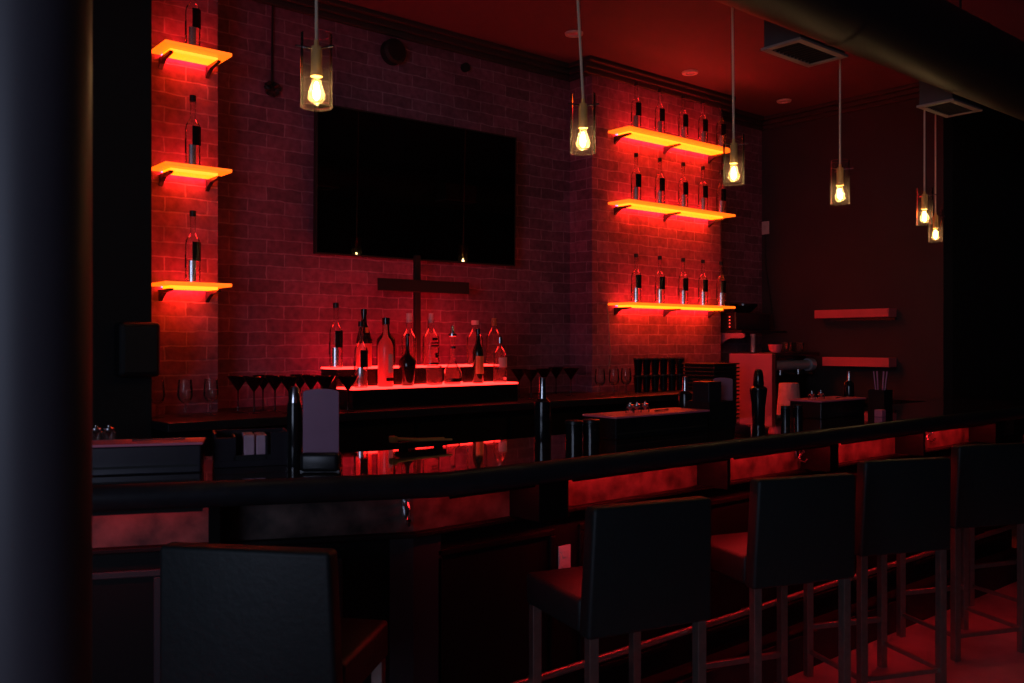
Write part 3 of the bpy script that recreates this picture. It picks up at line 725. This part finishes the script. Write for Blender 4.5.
# menu boards
def menu(loc, rz, w, h, label):
    t = thing('menu_board', label, 'menu board', loc, rz, 'rounded menu boards on the bar')
    n = 10; b = nbm()
    pts = [(-w/2, .004), (w/2, .004), (w/2, h*.955)]+[(w/2*math.cos(PI*k/n), h*.955+h*.045*math.sin(PI*k/n)) for k in range(1, n)]+[(-w/2, h*.955)]
    fr_ = [b.verts.new((x, -.003, z)) for x, z in pts]; bk = [b.verts.new((x, .003, z)) for x, z in pts]
    b.faces.new(fr_); b.faces.new(bk[::-1])
    for j in range(len(pts)): b.faces.new((fr_[j], bk[j], bk[(j+1) % len(pts)], fr_[(j+1) % len(pts)]))
    obj('board', b, 'board', t)
    bb = nbm(); box(bb, -w/2-.004, w/2+.004, -.03, -.004, 0, .055, bev=.012, seg=3); box(bb, -w/2-.004, w/2+.004, .004, .03, 0, .055, bev=.012, seg=3)
    box(bb, -w/2-.004, w/2+.004, -.02, .02, 0, .004)
    obj('holder_base', bb, 'black', t, True)
x, y, z = at_z(321, 471, BZ)
menu((x, y, BZ), math.radians(-39), .102, .235, 'pale rounded-top menu board in a black holder near the bend of the bar')
x, y, z = at_z(723, 425, BZ)
menu((x, y, BZ), math.radians(-75), .09, .21, 'narrow pale rounded-top menu board between the middle box and the shaker')
# brass tongs on a black tray
x = qx(421, 2.59); y = 2.59
t = thing('bar_tray', 'small flat black tray carrying brass tongs near the bend of the bar', 'tray', (x, y, BZ), math.radians(-4))
b = nbm(); box(b, -.09, .09, -.022, .022, .006, .026, bev=.003)
for sx in (-.07, .07): box(b, sx-.01, sx+.01, -.015, .015, 0, .006)
obj('tray_shell', b, 'black', t)
t = thing('brass_tongs', 'brass bar tongs lying across the small black tray', 'tongs', (x, y, BZ+.0265), math.radians(-4))
b = nbm(); tube(b, [(-.10, .012, .012), (0, .02, .003), (.11, .028, 0)], [.006, .005, .004], 8); obj('upper_arm', b, 'brass', t, True)
b = nbm(); tube(b, [(-.10, .004, .012), (0, -.012, .003), (.11, -.026, 0)], [.006, .005, .004], 8); obj('lower_arm', b, 'brass', t, True)
b = nbm(); box(b, -.115, -.092, -.006, .022, 0, .022, bev=.004); obj('hinge_block', b, 'brass', t, True)
# tall bottle with silver neck
def dark_bottle(loc, label, h=.24, r=.034, neck=.3, grp='black bottles with silver necks on the bar'):
    t = thing('black_bottle', label, 'bottle', loc, 0, grp)
    z1 = h*(1-neck)
    obj('body', lathe(nbm(), [(0, 0), (r, 0), (r*1.03, .004), (r*1.03, z1-.03), (r*.95, z1-.012), (r*.5, z1)], 24), 'black_gloss', t, True)
    obj('silver_neck', lathe(nbm(), [(r*.5, z1), (r*.42, z1+.02), (r*.36, h-.01), (r*.40, h), (0, h)], 18), 'steel', t, True)
    return t
x, y, z = at_z(542.5, 441, BZ); dark_bottle((x, y, BZ), 'tall black bottle with silver neck standing alone in the middle of the bar', .236, .031, .33)
dark_bottle((qx(685, 2.57), 2.57, BZ), 'black bottle with silver neck behind the right end of the middle box', .215, .030, .3)
dark_bottle((qx(849, 2.56), 2.56, BZ), 'black bottle behind the far garnish box', .21, .026, .25)
# canisters
def canister(loc, label, r, h, grp):
    t = thing('canister', label, 'canister', loc, 0, grp)
    obj('can_body', lathe(nbm(), [(0, 0), (r, 0), (r, h*.86), (0, h*.86)], 24), 'black_gloss', t, True)
    obj('can_lid', lathe(nbm(), [(0, h*.86), (r*1.04, h*.86), (r*1.04, h*.98), (r*.96, h), (0, h)], 24), 'black', t, True)
for k, (px, py) in enumerate([(574, 442), (591, 440.5)]):
    x, y, z = at_z(px, py+1, BZ); canister((x, y, BZ), 'short black canister left of the middle garnish box, %s of the pair' % ('left', 'right')[k], .032, .082, 'black canisters by the middle box')
for k, (px, py) in enumerate([(785.5, 424), (798, 423)]):
    x, y, z = at_z(px, py+1, BZ); canister((x, y, BZ), 'narrow black canister left of the far garnish box, %s of the pair' % ('left', 'right')[k], .020, .085, 'black canisters by the far box')
# cocktail shaker
x, y, z = at_z(758.5, 424, BZ)
t = thing('cocktail_shaker', 'black cocktail shaker with a domed cap in front of the steel machine panel', 'shaker', (x, y, BZ)); h = .245
obj('body', lathe(nbm(), [(0, 0), (.026, 0), (.027, .005), (.030, h*.35), (.0385, h*.62), (.038, h*.655), (.022, h*.70), (0, h*.70)], 26), 'black_gloss', t, True)
obj('cap', lathe(nbm(), [(.0225, h*.70), (.024, h*.72), (.021, h*.9), (.017, h*.97), (.012, h), (0, h)], 22), 'black_gloss', t, True)
# straw and napkin holder
x, y, z = at_z(697, 432, BZ)
t = thing('straw_caddy', 'black two-bin caddy of grey straws left of the narrow menu board', 'caddy', (3.05, 2.36, BZ))
b = nbm(); T = .004
box(b, 0, .17, 0, .13, 0, .01)
box(b, 0, .17, 0, T, .01, .115); box(b, 0, .17, .13-T, .13, .01, .115); box(b, 0, T, T, .13-T, .01, .115); box(b, .17-T, .17, T, .13-T, .01, .115); box(b, .105, .105+T, T, .13-T, .01, .115)
obj('caddy_shell', b, 'black', t)
tag(obj('straw_box', B(3.06, 3.145, 2.37, 2.46, BZ+.011, BZ+.20, bev=.004), 'grey_metal'), 'upright grey box of straws in the left bin of the straw caddy', 'box')
# straw cup
x, y, z = at_z(873, 416, BZ)
t = thing('straw_cup', 'square black cup holding straws right of the far garnish box', 'cup', (4.56, 2.41, BZ))
b = nbm(); T = .004; s = .045
box(b, -s, s, -s, s, 0, .006); box(b, -s, s, -s, -s+T, .006, .115); box(b, -s, s, s-T, s, .006, .115); box(b, -s, -s+T, -s+T, s-T, .006, .115); box(b, s-T, s, -s+T, s-T, .006, .115)
obj('cup_shell', b, 'black', t)
st = None
for k in range(6):
    b = nbm(); a_ = k*1.05; lx, ly = .022*math.cos(a_), .022*math.sin(a_)
    tube(b, [(lx*.5, ly*.5, .0), (lx*1.5, ly*1.5, .205)], .003, 8)
    o = tag(obj('drinking_straw', b, 'satin', loc=(4.56, 2.41, BZ+.0065), smooth=True), 'thin straw standing in the square black cup on the bar', 'straw', 'straws in the square black cup')
x, y, z = at_z(884, 417, BZ)
tag(obj('napkin_pile', B(x-.02, x+.02, y, y+.04, BZ, BZ+.035, bev=.003), 'lid'), 'small pale napkin pile coloured as red-lit on the far part of the bar', 'napkins')  # pale napkins, with red light painted in through the lid colour

# ------------------------------------------------------------------ pendants over the bar
def pendant(loc, label, lean):
    t = thing('pendant_lamp', label, 'pendant lamp', loc, 0, 'glass pendant lamps over the bar')
    h = .194; r = .0415
    top = ZCEIL-loc[2]
    b = nbm(); prof = [(r, 0), (r, h), (r-.0025, h), (r-.0025, 0), (r, 0)]; lathe(b, prof, 36)
    obj('glass_shade', b, 'lampglass', t, True)
    b = nbm(); lathe(b, [(r+.001, 0), (r+.001, .005), (r-.004, .005), (r-.004, 0), (r+.001, 0)], 36); obj('bottom_rim', b, 'lampglass', t, True)
    zs = h*.44
    obj('socket', lathe(nbm(), [(0, zs-.004), (.0165, zs-.004), (.0165, zs+.006), (.0145, zs+.008), (.0145, h*.82), (.013, h*.835), (.0065, h*.84), (.006, h*.92), (0, h*.92)], 22), 'gold', t, True)
    for k in range(3):
        a = k*2*PI/3+.9
        b = nbm(); tube(b, [(.012*math.cos(a), .012*math.sin(a), h*.80), ((r+.016)*math.cos(a), (r+.016)*math.sin(a), h*.80)], .003, 8)
        obj('cross_pin', b, 'steel', t, True)
    bl = obj('bulb', lathe(nbm(), [(.0095, zs-.004), (.012, zs-.014), (.018, zs-.036), (.0235, zs-.052), (.0225, zs-.063), (.015, zs-.073), (0, zs-.077)], 24), 'bulbglass', t, True)
    b = nbm(); lathe(b, [(0, zs-.018), (.004, zs-.022), (.0085, zs-.045), (.0075, zs-.060), (0, zs-.066)], 14)
    obj('filament', b, 'filament', bl, True)
    b = nbm(); tube(b, [(0, 0, h*.88), (0, 0, h*.96), (lean*.35, 0, h+.35*(top-h)), (lean, 0, top-.02)], [.0048, .0046, .0046, .0046], 8); obj('stem', b, 'stem', t, True)
    obj('ceiling_rose', lathe(nbm(), [(0, top-.025), (.05, top-.025), (.055, top-.01), (.055, top), (0, top)], 24, lean, 0), 'gold', t, True)
    return t
pw = ('nearest, leftmost', 'second from the left', 'third from the left', 'third from the right', 'second from the right', 'farthest, rightmost')
PX = [(316.5, 110, 2.18), (583, 154, 2.14), (733.7, 187, 2.18), (840, 208, 2.18), (924.5, 224, 2.28), (935.5, 243, 2.62)]
for i, (px, py, pp_) in enumerate(PX):
    x, y, z = at_p(px, py, pp_)
    z = H+.626
    pendant((x, y, z), 'clear glass cylinder pendant with a glowing bulb over the bar, %s' % pw[i], -.085 if i == 1 else (-.02 if i == 2 else 0))

# ------------------------------------------------------------------ stools
def stool(loc, rz, label):
    t = thing('bar_stool', label, 'bar stool', loc, rz, 'black leather bar stools along the bar')
    W, Dp = .205, .19
    ov = .012
    obj('seat', B(-W-.006, W+.006, -Dp+.05, Dp+.012, .60, .70, bev=.014, seg=3), 'leather', t, True)
    b = nbm(); box(b, -W-ov, W+ov, -Dp-.012, -Dp+.045, .598, .972, bev=.012, seg=3)
    for v in b.verts:       # slight backward rake and dished top
        f = max(0, v.co.z-.70)
        v.co.y -= f*.06; v.co.x *= 1-.05*max(0, f)/.27
    bmesh.ops.recalc_face_normals(b, faces=b.faces[:])
    obj('backrest', b, 'leather', t, True)
    L = .0155
    for sx in (-1, 1):
        for sy in (-1, 1):
            cx, cy = sx*(W-L), sy*(Dp-L)
            obj('leg', B(cx-L, cx+L, cy-L, cy+L, 0, .60, bev=.002), 'leg', t)
    obj('footrest', B(-W+2*L, W-2*L, Dp-L-.010, Dp-L+.010, .20, .222, bev=.002), 'leg', t)
    obj('stretcher', B(-W+2*L, W-2*L, -Dp+L-.008, -Dp+L+.008, .10, .118, bev=.002), 'leg', t)
    for sx in (-1, 1):
        obj('stretcher', B(sx*(W-L)-.008, sx*(W-L)+.008, -Dp+2*L, Dp-2*L, .10, .118, bev=.002), 'leg', t)
    return t
k_ = .947
def place(bl, ang_deg):      # from the rear-left leg corner
    a = math.radians(ang_deg); W, Dp = .205, .19
    return (bl[0]+W*math.cos(a)-Dp*math.sin(a), bl[1]+W*math.sin(a)+Dp*math.cos(a), 0), a
specs = [((.722, 2.118), -49.7, 'black leather bar stool alone at the left, facing the angled end of the bar'),
         ((1.93*k_-.03, 1.91*k_), -14, 'black leather bar stool in the centre, first of the row right of the bend'),
         ((2.75*k_-.012, 1.94*k_-.02), -19, 'black leather bar stool, second of the row right of the bend'),
         ((3.53*k_-.035, 1.97*k_-.04), -23, 'black leather bar stool, third of the row right of the bend'),
         ((4.41*k_-.055, 1.98*k_-.05), -23, 'black leather bar stool, fourth of the row, near the right edge'),
         ((5.20*k_, 1.98*k_-.05), -20, 'black leather bar stool farthest along the bar, partly cut off at the right')]
s0 = None
for bl, an, lab in specs:
    loc, a = place(bl, an)
    if s0 is None: s0 = stool(loc, a, lab)
    else: dup(s0, loc, a, lab)

# ------------------------------------------------------------------ near column
r_ = .075; D = 1.15
cxp = (27.5-512)/F*D
cq, cp = cxp*VY+D*VX, -cxp*VX+D*VY
b = nbm(); lathe(b, [(r_, .0), (r_, ZCEIL)], 48)
struct('column', b, 'column', smooth=True)

# ------------------------------------------------------------------ lights, camera, world
bpy.data.objects['column'].location = (cq, cp, 0)
def area(name, loc, rot, sx, sy, col, e):
    l = bpy.data.lights.new(name, 'AREA'); l.shape = 'RECTANGLE'; l.size = sx; l.size_y = sy; l.color = col; l.energy = e
    o = bpy.data.objects.new(name, l); C.objects.link(o); o.location = loc; o.rotation_euler = rot; return o
# dim evening daylight through the street window in the left wall
area('window_daylight', (-3.02, -.8, 1.75), (math.radians(90), 0, math.radians(-90)), 2.7, 1.6, (.60, .70, 1.0), 46)
w = bpy.data.worlds.new('World'); bpy.context.scene.world = w; w.use_nodes = True
w.node_tree.nodes['Background'].inputs[0].default_value = (.02, .02, .03, 1); w.node_tree.nodes['Background'].inputs[1].default_value = .3
cam = bpy.data.cameras.new('Camera'); co = bpy.data.objects.new('Camera', cam); C.objects.link(co)
cam.sensor_width = 36; cam.lens = F/1024*36; cam.clip_start = .05
co.location = (0, 0, H); co.rotation_euler = (PI/2, 0, math.atan2(-VX, VY))
cam.dof.use_dof = True; cam.dof.focus_distance = 4.6; cam.dof.aperture_fstop = 6.3
sc = bpy.context.scene; sc.camera = co
sc.view_settings.view_transform = 'Standard'; sc.view_settings.look = 'None'; sc.view_settings.exposure = 0; sc.view_settings.gamma = 1
sc.view_settings.use_curve_mapping = False
